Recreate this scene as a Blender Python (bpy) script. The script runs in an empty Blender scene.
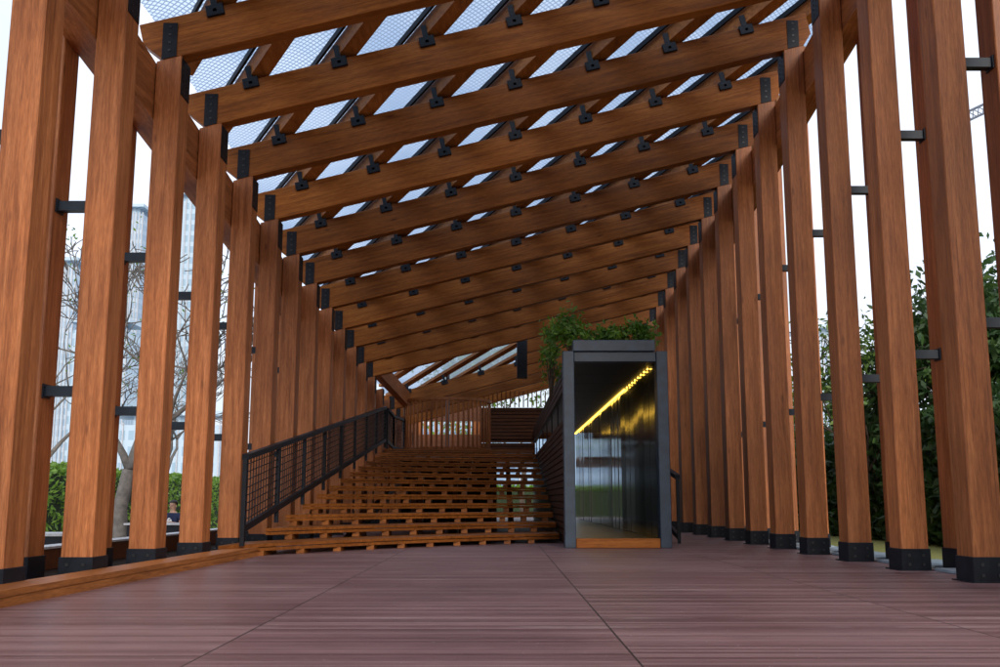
import bpy, bmesh, math, random
from mathutils import Vector, Matrix
random.seed(7)
U = 0.8                      # metres per layout unit (one unit = eye height)
sc = bpy.context.scene
col = sc.collection
R = math.radians

# ------------------------------------------------------------------ materials
def newmat(name):
    m = bpy.data.materials.new(name); m.use_nodes = True
    nt = m.node_tree
    return m, nt, nt.nodes['Principled BSDF']
def N(nt, t, **k):
    n = nt.nodes.new(t)
    for a, v in k.items():
        if a in n.inputs: n.inputs[a].default_value = v
        else: setattr(n, a, v)
    return n
def coords(nt, scale, rnd=True):
    tc = N(nt, 'ShaderNodeTexCoord'); mp = N(nt, 'ShaderNodeMapping')
    mp.inputs['Scale'].default_value = scale
    src = tc.outputs['Object']
    if rnd:
        oi = N(nt, 'ShaderNodeObjectInfo'); cb = N(nt, 'ShaderNodeCombineXYZ'); ad = N(nt, 'ShaderNodeVectorMath', operation='ADD')
        mu = N(nt, 'ShaderNodeMath', operation='MULTIPLY'); mu.inputs[1].default_value = 37.0
        nt.links.new(oi.outputs['Random'], mu.inputs[0])
        for i in range(3): nt.links.new(mu.outputs[0], cb.inputs[i])
        nt.links.new(src, ad.inputs[0]); nt.links.new(cb.outputs[0], ad.inputs[1]); src = ad.outputs[0]
    nt.links.new(src, mp.inputs['Vector'])
    return mp.outputs['Vector']
def ramp(nt, fac, stops):
    r = N(nt, 'ShaderNodeValToRGB'); e = r.color_ramp.elements
    e[0].position, e[0].color = stops[0][0], (*stops[0][1], 1)
    e[1].position, e[1].color = stops[-1][0], (*stops[-1][1], 1)
    for p, c in stops[1:-1]:
        q = e.new(p); q.color = (*c, 1)
    nt.links.new(fac, r.inputs[0]); return r.outputs[0]
def mixc(nt, a, b, fac, mode='MIX'):
    m = N(nt, 'ShaderNodeMix', data_type='RGBA', blend_type=mode)
    for s, v in ((m.inputs[0], fac), (m.inputs[6], a), (m.inputs[7], b)):
        if hasattr(v, 'is_output'): nt.links.new(v, s)
        elif isinstance(v, tuple): s.default_value = (*v, 1)
        else: s.default_value = v
    return m.outputs[2]
def bump(nt, b, h, strength=.2, dist=.01):
    n = N(nt, 'ShaderNodeBump', Strength=strength, Distance=dist)
    nt.links.new(h, n.inputs['Height']); nt.links.new(n.outputs[0], b.inputs['Normal'])

def wood(name, axis, dark, mid, light, rough=.45, lam=0.13, spec=.35):
    m, nt, b = newmat(name)
    def sc3(along, across):
        s = [across]*3; s['XYZ'.index(axis)] = along; return s
    v1 = coords(nt, sc3(1.1, 20)); v2 = coords(nt, sc3(9, 120)); v3 = coords(nt, sc3(.5, 1.6))
    n1 = N(nt, 'ShaderNodeTexNoise', Scale=1, Detail=5, Roughness=.6, Distortion=.6); nt.links.new(v1, n1.inputs['Vector'])
    n2 = N(nt, 'ShaderNodeTexNoise', Scale=1, Detail=3, Roughness=.6); nt.links.new(v2, n2.inputs['Vector'])
    n3 = N(nt, 'ShaderNodeTexNoise', Scale=1, Detail=3, Roughness=.5); nt.links.new(v3, n3.inputs['Vector'])
    c = ramp(nt, n1.outputs['Fac'], [(.28, dark), (.5, mid), (.72, light)])
    f2 = ramp(nt, n2.outputs['Fac'], [(.3, (.64,)*3), (.66, (1.14,)*3)])
    c = mixc(nt, c, f2, .9, 'MULTIPLY')
    f3 = ramp(nt, n3.outputs['Fac'], [(.3, (.74, .72, .70)), (.7, (1.18, 1.16, 1.14))])
    c = mixc(nt, c, f3, .9, 'MULTIPLY')
    oi = N(nt, 'ShaderNodeObjectInfo'); fr = ramp(nt, oi.outputs['Random'], [(0, (.78, .75, .72)), (.5, (1, .98, .95)), (1, (1.14, 1.13, 1.14))])
    c = mixc(nt, c, fr, 1.0, 'MULTIPLY')
    v5 = coords(nt, sc3(.55, 34)); n5 = N(nt, 'ShaderNodeTexNoise', Scale=1, Detail=2, Roughness=.5); nt.links.new(v5, n5.inputs['Vector'])
    c = mixc(nt, c, ramp(nt, n5.outputs['Fac'], [(.70, (1, 1, 1)), (.74, (.45, .40, .36))]), .8, 'MULTIPLY')
    # small dark knots
    vk = coords(nt, sc3(.9, 3.2)); vo = N(nt, 'ShaderNodeTexVoronoi', Scale=1.0); nt.links.new(vk, vo.inputs['Vector'])
    k = ramp(nt, vo.outputs['Distance'], [(.035, (.45, .38, .34)), (.085, (1, 1, 1))])
    c = mixc(nt, c, k, .8, 'MULTIPLY')
    # glulam lamination lines
    if lam:
        vl = coords(nt, (1, 1, 1), False); sp = N(nt, 'ShaderNodeSeparateXYZ'); nt.links.new(vl, sp.inputs[0])
        ax = {'X': 2, 'Z': 1, 'Y': 2}[axis]
        mu = N(nt, 'ShaderNodeMath', operation='MULTIPLY'); mu.inputs[1].default_value = 1/lam; nt.links.new(sp.outputs[ax], mu.inputs[0])
        fl = N(nt, 'ShaderNodeMath', operation='FLOOR'); nt.links.new(mu.outputs[0], fl.inputs[0])
        wn = N(nt, 'ShaderNodeTexWhiteNoise', noise_dimensions='1D'); nt.links.new(fl.outputs[0], wn.inputs['W'])
        lr = ramp(nt, wn.outputs['Value'], [(0, (.86,)*3), (1, (1.1,)*3)])
        c = mixc(nt, c, lr, .8, 'MULTIPLY')
    nt.links.new(c, b.inputs['Base Color'])
    rr = N(nt, 'ShaderNodeMapRange'); rr.inputs[3].default_value = rough-.07; rr.inputs[4].default_value = rough+.15
    nt.links.new(n1.outputs['Fac'], rr.inputs[0]); nt.links.new(rr.outputs[0], b.inputs['Roughness'])
    b.inputs['Specular IOR Level'].default_value = spec
    bump(nt, b, n2.outputs['Fac'], .25, .003)
    return m
WD, WM, WL = (.26, .078, .021), (.42, .143, .045), (.57, .22, .082)
W_Z = wood('glulam_upright', 'Z', WD, WM, WL)
W_X = wood('glulam_rafter', 'X', (.20, .058, .009), (.34, .108, .017), (.45, .162, .030), spec=.2, rough=.5)
W_Y = wood('glulam_lengthwise', 'Y', WD, WM, WL)
W_RX = wood('redder_upright', 'Z', (.26, .080, .023), (.42, .140, .042), (.55, .21, .072))
W_DIAG = wood('glulam_purlin', 'Y', (.25, .082, .018), (.40, .145, .032), (.52, .21, .055), spec=.25)
W_K = wood('varnished_kerb_timber', 'Y', (.17, .055, .014), (.30, .105, .026), (.40, .15, .042), lam=0)
W_S = wood('step_timber', 'X', (.16, .050, .010), (.28, .092, .017), (.38, .136, .028), lam=0, spec=.25)
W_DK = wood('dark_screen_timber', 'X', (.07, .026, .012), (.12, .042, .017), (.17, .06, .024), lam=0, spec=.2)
W_DKZ = wood('dark_slat_timber', 'Z', (.17, .056, .016), (.28, .094, .027), (.38, .135, .04), lam=0, spec=.2)

def plain(name, c, rough=.5, metal=0, nscale=6, var=.25, spec=.5, bmp=0):
    m, nt, b = newmat(name)
    v = coords(nt, (1, 1, 1)); n = N(nt, 'ShaderNodeTexNoise', Scale=nscale, Detail=5, Roughness=.6); nt.links.new(v, n.inputs['Vector'])
    lo = tuple(x*(1-var) for x in c); hi = tuple(min(1, x*(1+var)) for x in c)
    nt.links.new(ramp(nt, n.outputs['Fac'], [(.3, lo), (.7, hi)]), b.inputs['Base Color'])
    b.inputs['Roughness'].default_value = rough; b.inputs['Metallic'].default_value = metal
    b.inputs['Specular IOR Level'].default_value = spec
    if bmp: bump(nt, b, n.outputs['Fac'], bmp, .02)
    return m
STEEL = plain('black_painted_steel', (.007, .009, .014), .5, 0, 9, .4, spec=.22)
STEELF = plain('blue_black_frame_steel', (.024, .042, .070), .4, 0, 5, .3, spec=.4)
BAR = plain('tie_bar_steel', (.012, .020, .032), .45, 0, 6, .3, spec=.3)
BOLT = plain('bolt_steel', (.03, .03, .032), .4, .4)
GALV = plain('galvanised_channel', (.30, .38, .44), .4, .3, 4, .2)
CONC = plain('pale_paving', (.46, .46, .45), .8, 0, 1.5, .12)
BARK = plain('grey_bark', (.15, .135, .12), .9, 0, 7, .35, bmp=.6)
BARKD = plain('dark_bark', (.07, .05, .035), .9, 0, 7, .35, bmp=.6)
SKIN = plain('skin', (.50, .30, .21), .55)
HAIR = plain('dark_hair', (.012, .010, .009), .6)
NAVY = plain('navy_cloth', (.012, .022, .07), .85)
TROUS = plain('charcoal_cloth', (.03, .03, .035), .85)
WHITE = plain('white_print', (.75, .76, .78), .7, var=.05)
PALEM = plain('pale_metal_edge', (.45, .46, .48), .4)
CRANE = plain('crane_paint', (.10, .12, .16), .6)
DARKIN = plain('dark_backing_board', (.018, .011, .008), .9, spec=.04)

def floor_mat():
    m, nt, b = newmat('composite_decking')
    tc = N(nt, 'ShaderNodeTexCoord'); sp = N(nt, 'ShaderNodeSeparateXYZ'); nt.links.new(tc.outputs['Object'], sp.inputs[0])
    bw = .062
    d = N(nt, 'ShaderNodeMath', operation='DIVIDE'); d.inputs[1].default_value = bw; nt.links.new(sp.outputs[1], d.inputs[0])
    fl = N(nt, 'ShaderNodeMath', operation='FLOOR'); nt.links.new(d.outputs[0], fl.inputs[0])
    fr = N(nt, 'ShaderNodeMath', operation='FRACT'); nt.links.new(d.outputs[0], fr.inputs[0])
    # panel index across X (board lengths of 2.24 m)
    ax = N(nt, 'ShaderNodeMath', operation='ADD'); ax.inputs[1].default_value = 1.95*U+2.25*10; nt.links.new(sp.outputs[0], ax.inputs[0])
    dx = N(nt, 'ShaderNodeMath', operation='DIVIDE'); dx.inputs[1].default_value = 2.25; nt.links.new(ax.outputs[0], dx.inputs[0])
    flx = N(nt, 'ShaderNodeMath', operation='FLOOR'); nt.links.new(dx.outputs[0], flx.inputs[0])
    frx = N(nt, 'ShaderNodeMath', operation='FRACT'); nt.links.new(dx.outputs[0], frx.inputs[0])
    cb = N(nt, 'ShaderNodeCombineXYZ'); nt.links.new(fl.outputs[0], cb.inputs[1]); nt.links.new(flx.outputs[0], cb.inputs[0])
    wn = N(nt, 'ShaderNodeTexWhiteNoise', noise_dimensions='2D'); nt.links.new(cb.outputs[0], wn.inputs['Vector'])
    c = ramp(nt, wn.outputs['Value'], [(0, (.105, .048, .048)), (.3, (.155, .078, .078)), (.7, (.195, .104, .103)), (1, (.26, .155, .15))])
    mp = N(nt, 'ShaderNodeMapping'); mp.inputs['Scale'].default_value = (2.6, 60, 1); nt.links.new(tc.outputs['Object'], mp.inputs['Vector'])
    n = N(nt, 'ShaderNodeTexNoise', Scale=1, Detail=6, Roughness=.65); nt.links.new(mp.outputs[0], n.inputs['Vector'])
    c = mixc(nt, c, ramp(nt, n.outputs['Fac'], [(.3, (.66,)*3), (.68, (1.25,)*3)]), .9, 'MULTIPLY')
    mp3 = N(nt, 'ShaderNodeMapping'); mp3.inputs['Scale'].default_value = (2.2, 150, 1); nt.links.new(tc.outputs['Object'], mp3.inputs['Vector'])
    n3 = N(nt, 'ShaderNodeTexNoise', Scale=1, Detail=4, Roughness=.7); nt.links.new(mp3.outputs[0], n3.inputs['Vector'])
    sr = ramp(nt, n3.outputs['Fac'], [(.60, (0, 0, 0)), (.72, (1, 1, 1))])
    c = mixc(nt, c, (.36, .27, .25), sr)
    vf = N(nt, 'ShaderNodeTexVoronoi', Scale=9.0); nt.links.new(tc.outputs['Object'], vf.inputs['Vector'])
    c = mixc(nt, c, (.55, .47, .43), ramp(nt, vf.outputs['Distance'], [(.030, (1, 1, 1)), (.05, (0, 0, 0))]))
    n2 = N(nt, 'ShaderNodeTexNoise', Scale=.9, Detail=5, Roughness=.6); nt.links.new(tc.outputs['Object'], n2.inputs['Vector'])
    c = mixc(nt, c, ramp(nt, n2.outputs['Fac'], [(.3, (.82, .8, .82)), (.7, (1.15, 1.16, 1.16))]), .9, 'MULTIPLY')
    # pale boards, fading in and out along their length
    wn2 = N(nt, 'ShaderNodeTexWhiteNoise', noise_dimensions='1D'); nt.links.new(fl.outputs[0], wn2.inputs['W'])
    gt = N(nt, 'ShaderNodeMath', operation='GREATER_THAN'); gt.inputs[1].default_value = .88; nt.links.new(wn2.outputs['Value'], gt.inputs[0])
    cbx = N(nt, 'ShaderNodeCombineXYZ'); nt.links.new(sp.outputs[0], cbx.inputs[0]); nt.links.new(fl.outputs[0], cbx.inputs[1])
    nx_ = N(nt, 'ShaderNodeTexNoise', Scale=.9, Detail=4, Roughness=.6); nt.links.new(cbx.outputs[0], nx_.inputs['Vector'])
    px_ = ramp(nt, nx_.outputs['Fac'], [(.48, (0, 0, 0)), (.66, (.8, .8, .8))])
    mw = N(nt, 'ShaderNodeMath', operation='MULTIPLY'); nt.links.new(px_, mw.inputs[0]); nt.links.new(gt.outputs[0], mw.inputs[1])
    mw2 = N(nt, 'ShaderNodeMath', operation='MULTIPLY'); nt.links.new(mw.outputs[0], mw2.inputs[0]); nt.links.new(n3.outputs['Fac'], mw2.inputs[1])
    c = mixc(nt, c, (.50, .38, .36), mw2.outputs[0])
    # gaps between boards
    g = N(nt, 'ShaderNodeMath', operation='LESS_THAN'); g.inputs[1].default_value = .09; nt.links.new(fr.outputs[0], g.inputs[0])
    gx = N(nt, 'ShaderNodeMath', operation='LESS_THAN'); gx.inputs[1].default_value = .0058; nt.links.new(frx.outputs[0], gx.inputs[0])
    g6 = N(nt, 'ShaderNodeMath', operation='MULTIPLY'); g6.inputs[1].default_value = .6; nt.links.new(g.outputs[0], g6.inputs[0])
    mx = N(nt, 'ShaderNodeMath', operation='MAXIMUM'); nt.links.new(g6.outputs[0], mx.inputs[0]); nt.links.new(gx.outputs[0], mx.inputs[1])
    c = mixc(nt, c, (.03, .017, .017), mx.outputs[0])
    nt.links.new(c, b.inputs['Base Color'])
    rr = N(nt, 'ShaderNodeMapRange'); rr.inputs[3].default_value = .34; rr.inputs[4].default_value = .52
    nt.links.new(n2.outputs['Fac'], rr.inputs[0]); nt.links.new(rr.outputs[0], b.inputs['Roughness'])
    iv = N(nt, 'ShaderNodeMath', operation='SUBTRACT'); iv.inputs[0].default_value = 1; nt.links.new(mx.outputs[0], iv.inputs[1])
    bump(nt, b, iv.outputs[0], .35, .004)
    b.inputs['Specular IOR Level'].default_value = .5
    return m
DECK = floor_mat()

def panel_mat():
    m = bpy.data.materials.new('translucent_mesh_canopy'); m.use_nodes = True; nt = m.node_tree
    b = nt.nodes['Principled BSDF']; out = nt.nodes['Material Output']
    tc = N(nt, 'ShaderNodeTexCoord')
    mp = N(nt, 'ShaderNodeMapping'); mp.inputs['Rotation'].default_value = (0, 0, R(38)); mp.inputs['Scale'].default_value = (1/.065,)*3
    nt.links.new(tc.outputs['Object'], mp.inputs['Vector'])
    sp = N(nt, 'ShaderNodeSeparateXYZ'); nt.links.new(mp.outputs[0], sp.inputs[0])
    gs = []
    for i in (0, 1):
        f = N(nt, 'ShaderNodeMath', operation='FRACT'); nt.links.new(sp.outputs[i], f.inputs[0])
        g = N(nt, 'ShaderNodeMath', operation='GREATER_THAN'); g.inputs[1].default_value = .72; nt.links.new(f.outputs[0], g.inputs[0]); gs.append(g)
    mx = N(nt, 'ShaderNodeMath', operation='MAXIMUM'); nt.links.new(gs[0].outputs[0], mx.inputs[0]); nt.links.new(gs[1].outputs[0], mx.inputs[1])
    n = N(nt, 'ShaderNodeTexNoise', Scale=.7, Detail=4); nt.links.new(tc.outputs['Object'], n.inputs['Vector'])
    clear = ramp(nt, n.outputs['Fac'], [(.38, (.34, .47, .66)), (.6, (.70, .78, .88))])
    tcol = mixc(nt, clear, (.10, .15, .24), mx.outputs[0])
    t = N(nt, 'ShaderNodeBsdfTransparent'); nt.links.new(tcol, t.inputs[0])
    tl = N(nt, 'ShaderNodeBsdfTranslucent'); tl.inputs[0].default_value = (.55, .65, .75, 1)
    ms = N(nt, 'ShaderNodeMixShader'); ms.inputs[0].default_value = .35
    nt.links.new(t.outputs[0], ms.inputs[1]); nt.links.new(tl.outputs[0], ms.inputs[2])
    nt.links.new(ms.outputs[0], out.inputs['Surface']); nt.nodes.remove(b)
    return m
CANOPY = panel_mat()

def leaf_mat(name, c1, c2, c3, tr=.25):
    m, nt, b = newmat(name)
    tc = N(nt, 'ShaderNodeTexCoord'); n = N(nt, 'ShaderNodeTexNoise', Scale=2.2, Detail=6, Roughness=.75); nt.links.new(tc.outputs['Object'], n.inputs['Vector'])
    c = ramp(nt, n.outputs['Fac'], [(.32, c1), (.5, c2), (.68, c3)])
    nt.links.new(c, b.inputs['Base Color']); b.inputs['Roughness'].default_value = .5
    out = nt.nodes['Material Output']; t = N(nt, 'ShaderNodeBsdfTranslucent'); nt.links.new(c, t.inputs[0])
    ms = N(nt, 'ShaderNodeMixShader'); ms.inputs[0].default_value = tr
    nt.links.new(b.outputs[0], ms.inputs[1]); nt.links.new(t.outputs[0], ms.inputs[2]); nt.links.new(ms.outputs[0], out.inputs['Surface'])
    return m
LF_BRIGHT = leaf_mat('bright_hedge_leaf', (.07, .16, .02), (.14, .27, .03), (.24, .38, .05))
LF_DARK = leaf_mat('dark_leaf', (.016, .045, .014), (.040, .095, .026), (.10, .18, .04))
LF_MID = leaf_mat('mid_leaf', (.05, .11, .02), (.12, .22, .035), (.26, .36, .06), .35)
LF_PLANT = leaf_mat('planter_leaf', (.03, .09, .008), (.09, .20, .015), (.24, .36, .03), .35)
LAWN = plain('dry_lawn', (.26, .27, .07), .9, 0, 14, .35, bmp=.5)

def tower_mat(name, base, glass, sx, sz):
    m, nt, b = newmat(name)
    tc = N(nt, 'ShaderNodeTexCoord'); sp = N(nt, 'ShaderNodeSeparateXYZ'); nt.links.new(tc.outputs['Object'], sp.inputs[0])
    ad = N(nt, 'ShaderNodeMath', operation='ADD'); nt.links.new(sp.outputs[0], ad.inputs[0]); nt.links.new(sp.outputs[1], ad.inputs[1])
    res = []
    for s, o, w in ((ad.outputs[0], sx, .62), (sp.outputs[2], sz, .6)):
        d = N(nt, 'ShaderNodeMath', operation='DIVIDE'); d.inputs[1].default_value = o; nt.links.new(s, d.inputs[0])
        f = N(nt, 'ShaderNodeMath', operation='FRACT'); nt.links.new(d.outputs[0], f.inputs[0])
        g = N(nt, 'ShaderNodeMath', operation='LESS_THAN'); g.inputs[1].default_value = w; nt.links.new(f.outputs[0], g.inputs[0]); res.append(g)
    mu = N(nt, 'ShaderNodeMath', operation='MULTIPLY'); nt.links.new(res[0].outputs[0], mu.inputs[0]); nt.links.new(res[1].outputs[0], mu.inputs[1])
    nt.links.new(mixc(nt, base, glass, mu.outputs[0]), b.inputs['Base Color']); b.inputs['Roughness'].default_value = .35
    return m
TW1 = tower_mat('hazed_blue_curtain_wall', (.44, .54, .64), (.30, .42, .55), 1.3, 2.6)  # distance haze put into the pale wall and glass colours
TW2 = tower_mat('hazed_grey_green_wall', (.42, .53, .62), (.28, .40, .50), 1.7, 3.0)  # both tones paled for haze as well

def mirror_mat():
    m, nt, b = newmat('polished_dark_panel')
    b.inputs['Base Color'].default_value = (.035, .042, .05, 1); b.inputs['Metallic'].default_value = .35
    b.inputs['Specular IOR Level'].default_value = .8
    v = coords(nt, (.4, .4, 2.0), False); n = N(nt, 'ShaderNodeTexNoise', Scale=1.4, Detail=4); nt.links.new(v, n.inputs['Vector'])
    rr = N(nt, 'ShaderNodeMapRange'); rr.inputs[3].default_value = .06; rr.inputs[4].default_value = .17
    nt.links.new(n.outputs['Fac'], rr.inputs[0]); nt.links.new(rr.outputs[0], b.inputs['Roughness'])
    bump(nt, b, n.outputs['Fac'], .12, .02)
    return m
GLOSS = mirror_mat()
CEILP = plain('dark_ceiling_panel', (.022, .028, .036), .5, 0, 3, .3)
def emis(name, c, s):
    m, nt, b = newmat(name); b.inputs['Base Color'].default_value = (*c, 1)
    b.inputs['Emission Color'].default_value = (*c, 1); b.inputs['Emission Strength'].default_value = s
    return m
LED = emis('amber_strip_light', (1.0, .58, .07), 4.5)

# ------------------------------------------------------------------ mesh helpers (layout units in, metres out)
def link(name, bm, mat, parent=None, origin=(0, 0, 0), rot=None, smooth=False):
    """origin in layout units; bm verts in layout units in world space (or local when rot given)."""
    me = bpy.data.meshes.new(name)
    o3 = Vector(origin)
    if rot is None:
        for v in bm.verts: v.co = (v.co - o3) * U
    else:
        for v in bm.verts: v.co = v.co * U
    bmesh.ops.recalc_face_normals(bm, faces=bm.faces)
    bm.to_mesh(me); bm.free()
    if smooth:
        for p in me.polygons: p.use_smooth = True
    for mt in (mat if isinstance(mat, (list, tuple)) else [mat]): me.materials.append(mt)
    o = bpy.data.objects.new(name, me); col.objects.link(o)
    W = Matrix.Translation(o3*U)
    if rot is not None: W = W @ rot.to_4x4()
    if parent is not None:
        o.parent = parent
        o.matrix_local = wm[parent.name].inverted() @ W
    else: o.matrix_local = W
    wm[o.name] = W
    return o
wm = {}
def tag(o, label=None, cat=None, group=None, kind=None):
    if label: o['label'] = label
    if cat: o['category'] = cat
    if group: o['group'] = group
    if kind: o['kind'] = kind
    return o
def thing(name, loc, label, cat, group=None):
    o = bpy.data.objects.new(name, None); col.objects.link(o); o.empty_display_size = .3
    o.location = Vector(loc)*U; wm[o.name] = Matrix.Translation(Vector(loc)*U)
    return tag(o, label, cat, group)
def box(bm, x0, x1, y0, y1, z0, z1, mi=0, bev=0):
    vs = [bm.verts.new(p) for p in ((x0,y0,z0),(x1,y0,z0),(x1,y1,z0),(x0,y1,z0),(x0,y0,z1),(x1,y0,z1),(x1,y1,z1),(x0,y1,z1))]
    fs = [bm.faces.new([vs[i] for i in f]) for f in ((0,3,2,1),(4,5,6,7),(0,1,5,4),(1,2,6,5),(2,3,7,6),(3,0,4,7))]
    for f in fs: f.material_index = mi
    if bev:
        es = list({e for f in fs for e in f.edges})
        bmesh.ops.bevel(bm, geom=es, offset=bev, segments=1, affect='EDGES')
    return vs
def prism(bm, pts, y0, y1, bev=0):
    a = [bm.verts.new((p[0], y0, p[1])) for p in pts]; b = [bm.verts.new((p[0], y1, p[1])) for p in pts]
    n = len(pts); fs = [bm.faces.new(a), bm.faces.new(b[::-1])]
    for i in range(n): fs.append(bm.faces.new((a[i], b[i], b[(i+1) % n], a[(i+1) % n])))
    if bev:
        bmesh.ops.recalc_face_normals(bm, faces=fs)
        bmesh.ops.bevel(bm, geom=list({e for f in fs for e in f.edges}), offset=bev, segments=1, affect='EDGES')
def bar(bm, p, q, w, h=None, up=Vector((0, 0, 1))):
    """box section w (sideways) x h (up) from p to q"""
    p, q = Vector(p), Vector(q); h = h or w
    d = (q-p).normalized(); s = d.cross(up)
    if s.length < 1e-4: s = Vector((1, 0, 0))
    s.normalize(); u = s.cross(d)
    c = [(-1,-1),(1,-1),(1,1),(-1,1)]
    a = [bm.verts.new(p+s*w/2*i+u*h/2*j) for i, j in c]; b = [bm.verts.new(q+s*w/2*i+u*h/2*j) for i, j in c]
    bm.faces.new(a); bm.faces.new(b[::-1])
    for i in range(4): bm.faces.new((a[i], b[i], b[(i+1) % 4], a[(i+1) % 4]))
def sweep(bm, pts, w, h):
    """box section following a polyline (mainly along y); top of section at pts"""
    rings = []
    for i, p in enumerate(pts):
        p = Vector(p); a = Vector(pts[max(i-1, 0)]); b = Vector(pts[min(i+1, len(pts)-1)])
        d = (b-a).normalized(); s = d.cross(Vector((0, 0, 1))).normalized(); u = s.cross(d)
        rings.append([bm.verts.new(p+s*w/2*i2+u*h*j) for i2, j in ((-1,-1),(1,-1),(1,0),(-1,0))])
    bm.faces.new(rings[0]); bm.faces.new(rings[-1][::-1])
    for r, t in zip(rings, rings[1:]):
        for i in range(4): bm.faces.new((r[i], t[i], t[(i+1) % 4], r[(i+1) % 4]))
def tube(bm, pts, rads, seg=7):
    rings = []
    for i, p in enumerate(pts):
        p = Vector(p); a = Vector(pts[max(i-1, 0)]); b = Vector(pts[min(i+1, len(pts)-1)])
        d = (b-a).normalized(); s = d.cross(Vector((.31, .95, .02)))
        if s.length < .1: s = d.cross(Vector((1, 0, 0)))
        s.normalize(); u = s.cross(d)
        rings.append([bm.verts.new(p+(s*math.cos(t)+u*math.sin(t))*rads[i]) for t in [2*math.pi*k/seg for k in range(seg)]])
    bm.faces.new(rings[0]); bm.faces.new(rings[-1][::-1])
    for r, t in zip(rings, rings[1:]):
        for i in range(seg): bm.faces.new((r[i], t[i], t[(i+1) % seg], r[(i+1) % seg]))
def leaf(bm, p, s):
    n = Vector((random.gauss(0, 1), random.gauss(0, 1), random.gauss(0, 1)+.4)).normalized()
    a = n.orthogonal().normalized(); a.rotate(Matrix.Rotation(random.random()*6.28, 3, n)); b = n.cross(a)
    s *= random.uniform(.6, 1.3); p = Vector(p)
    bm.faces.new([bm.verts.new(q) for q in (p-a*s, p+b*s*.42-a*.1*s, p+a*s, p-b*s*.42-a*.1*s)])

# ------------------------------------------------------------------ layout functions
D = lambda n: 12.82 + 2.2*n
XL = lambda n: -5.23 + .041*n
XR = lambda n: 5.95 + .003*n + .03*max(0, 3-n)
ZL = lambda n: 8.45 - .272*n + .0028*n*n
ZR = lambda n: 11.3 - .31*n + .0048*n*n
N0, N1 = -3, 13
RH, RT = .67, .30          # rafter height / thickness
PW, PD = .39, .47
OW = {-1: .24, 1: .31}     # outer column widths          # post width, depth
def zraf(n, x): return ZL(n) + (ZR(n)-ZL(n))*(x-XL(n))/(XR(n)-XL(n))
def slope(n): return (ZR(n)-ZL(n))/(XR(n)-XL(n))

# ------------------------------------------------------------------ the pavilion
pav = thing('timber_pavilion', (0, 12, 0), 'long open timber pavilion of tall orange-brown columns and sloping rafters under mesh canopy', 'pavilion')

def column(x, n, side, outer, mat, ztop=None):
    PW = OW[side] if outer else globals()['PW']; y0 = D(n); sl = slope(n); zt = zraf(n, x) - RH/2/math.cos(math.atan(sl)) if ztop is None else ztop
    if outer: zt -= .12
    bm = bmesh.new()
    vs = box(bm, x-PW/2, x+PW/2, y0, y0+PD, .02, zt)
    for v in bm.verts:
        if v.co.z > zt-.01: v.co.z += (v.co.x-x)*sl
    bmesh.ops.bevel(bm, geom=[e for e in bm.edges if abs(e.verts[0].co.z-e.verts[1].co.z) > 1], offset=.012, segments=1, affect='EDGES')
    c = link('column', bm, mat, pav, (x, y0+PD/2, 0))
    bm = bmesh.new(); g = .018
    box(bm, x-PW/2-g, x+PW/2+g, y0-g, y0+PD+g, 0, .31, bev=.006)
    box(bm, x-PW/2-.06, x+PW/2+.06, y0-.06, y0+PD+.06, 0.001, .014)
    for dx in (-PW*.26, PW*.26):
        for s in (-1,):
            box(bm, x+dx-.018, x+dx+.018, y0-g-.012, y0-g, .07, .105, 1)
            box(bm, x+dx-.018, x+dx+.018, y0-g-.012, y0-g, .2, .235, 1)
    link('base_shoe', bm, [STEEL, BOLT], c, (x, y0, 0))
    if not outer:
        # bolted black plate on the hall side of the column head
        s = -side; bm = bmesh.new(); xf = x+s*PW/2
        x0, x1 = sorted((xf, xf+s*.012)); zt2 = zt + s*PW/2*sl
        box(bm, x0, x1, y0+.03, y0+PD-.03, zt2-.62, zt2-.02)
        for k in range(6):
            for yy in (.13, .30):
                xa, xb = sorted((xf+s*.012, xf+s*.022))
                box(bm, xa, xb, y0+yy, y0+yy+.03, zt2-.58+k*.095, zt2-.553+k*.095, 1)
        link('head_plate', bm, [STEEL, BOLT], c, (x, y0, zt))
    return c
for n in range(N0, 18):
    for side, X, mt in ((-1, XL(n), W_Z), (1, XR(n), W_RX)):
        zt = None
        column(X, n, side, False, mt, zt)
        xo = X + side*(PW/2+.41+OW[side]/2)
        zo = zraf(n, XL(n) if side < 0 else XR(n)) -.45
        column(xo, n, side, True, mt, zo)
        # two tie bars between the inner and the outer column
        zs = (4.83-.155*n, 2.38-.062*n) if side < 0 else (6.83-.2*n, 3.27-.1*n)
        for z in zs:
            bm = bmesh.new()
            xa, xb = sorted((X+side*PW/2, X+side*(PW/2+.41)))
            box(bm, xa, xb, D(n)+.10, D(n)+.24, z-.065, z+.065)
            xe = xb-.02 if side > 0 else xa
            box(bm, xe, xe+.02, D(n)+.06, D(n)+.28, z-.09, z+.09)
            link('tie_bar', bm, BAR, pav, ((xa+xb)/2, D(n)+.17, z))

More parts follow.
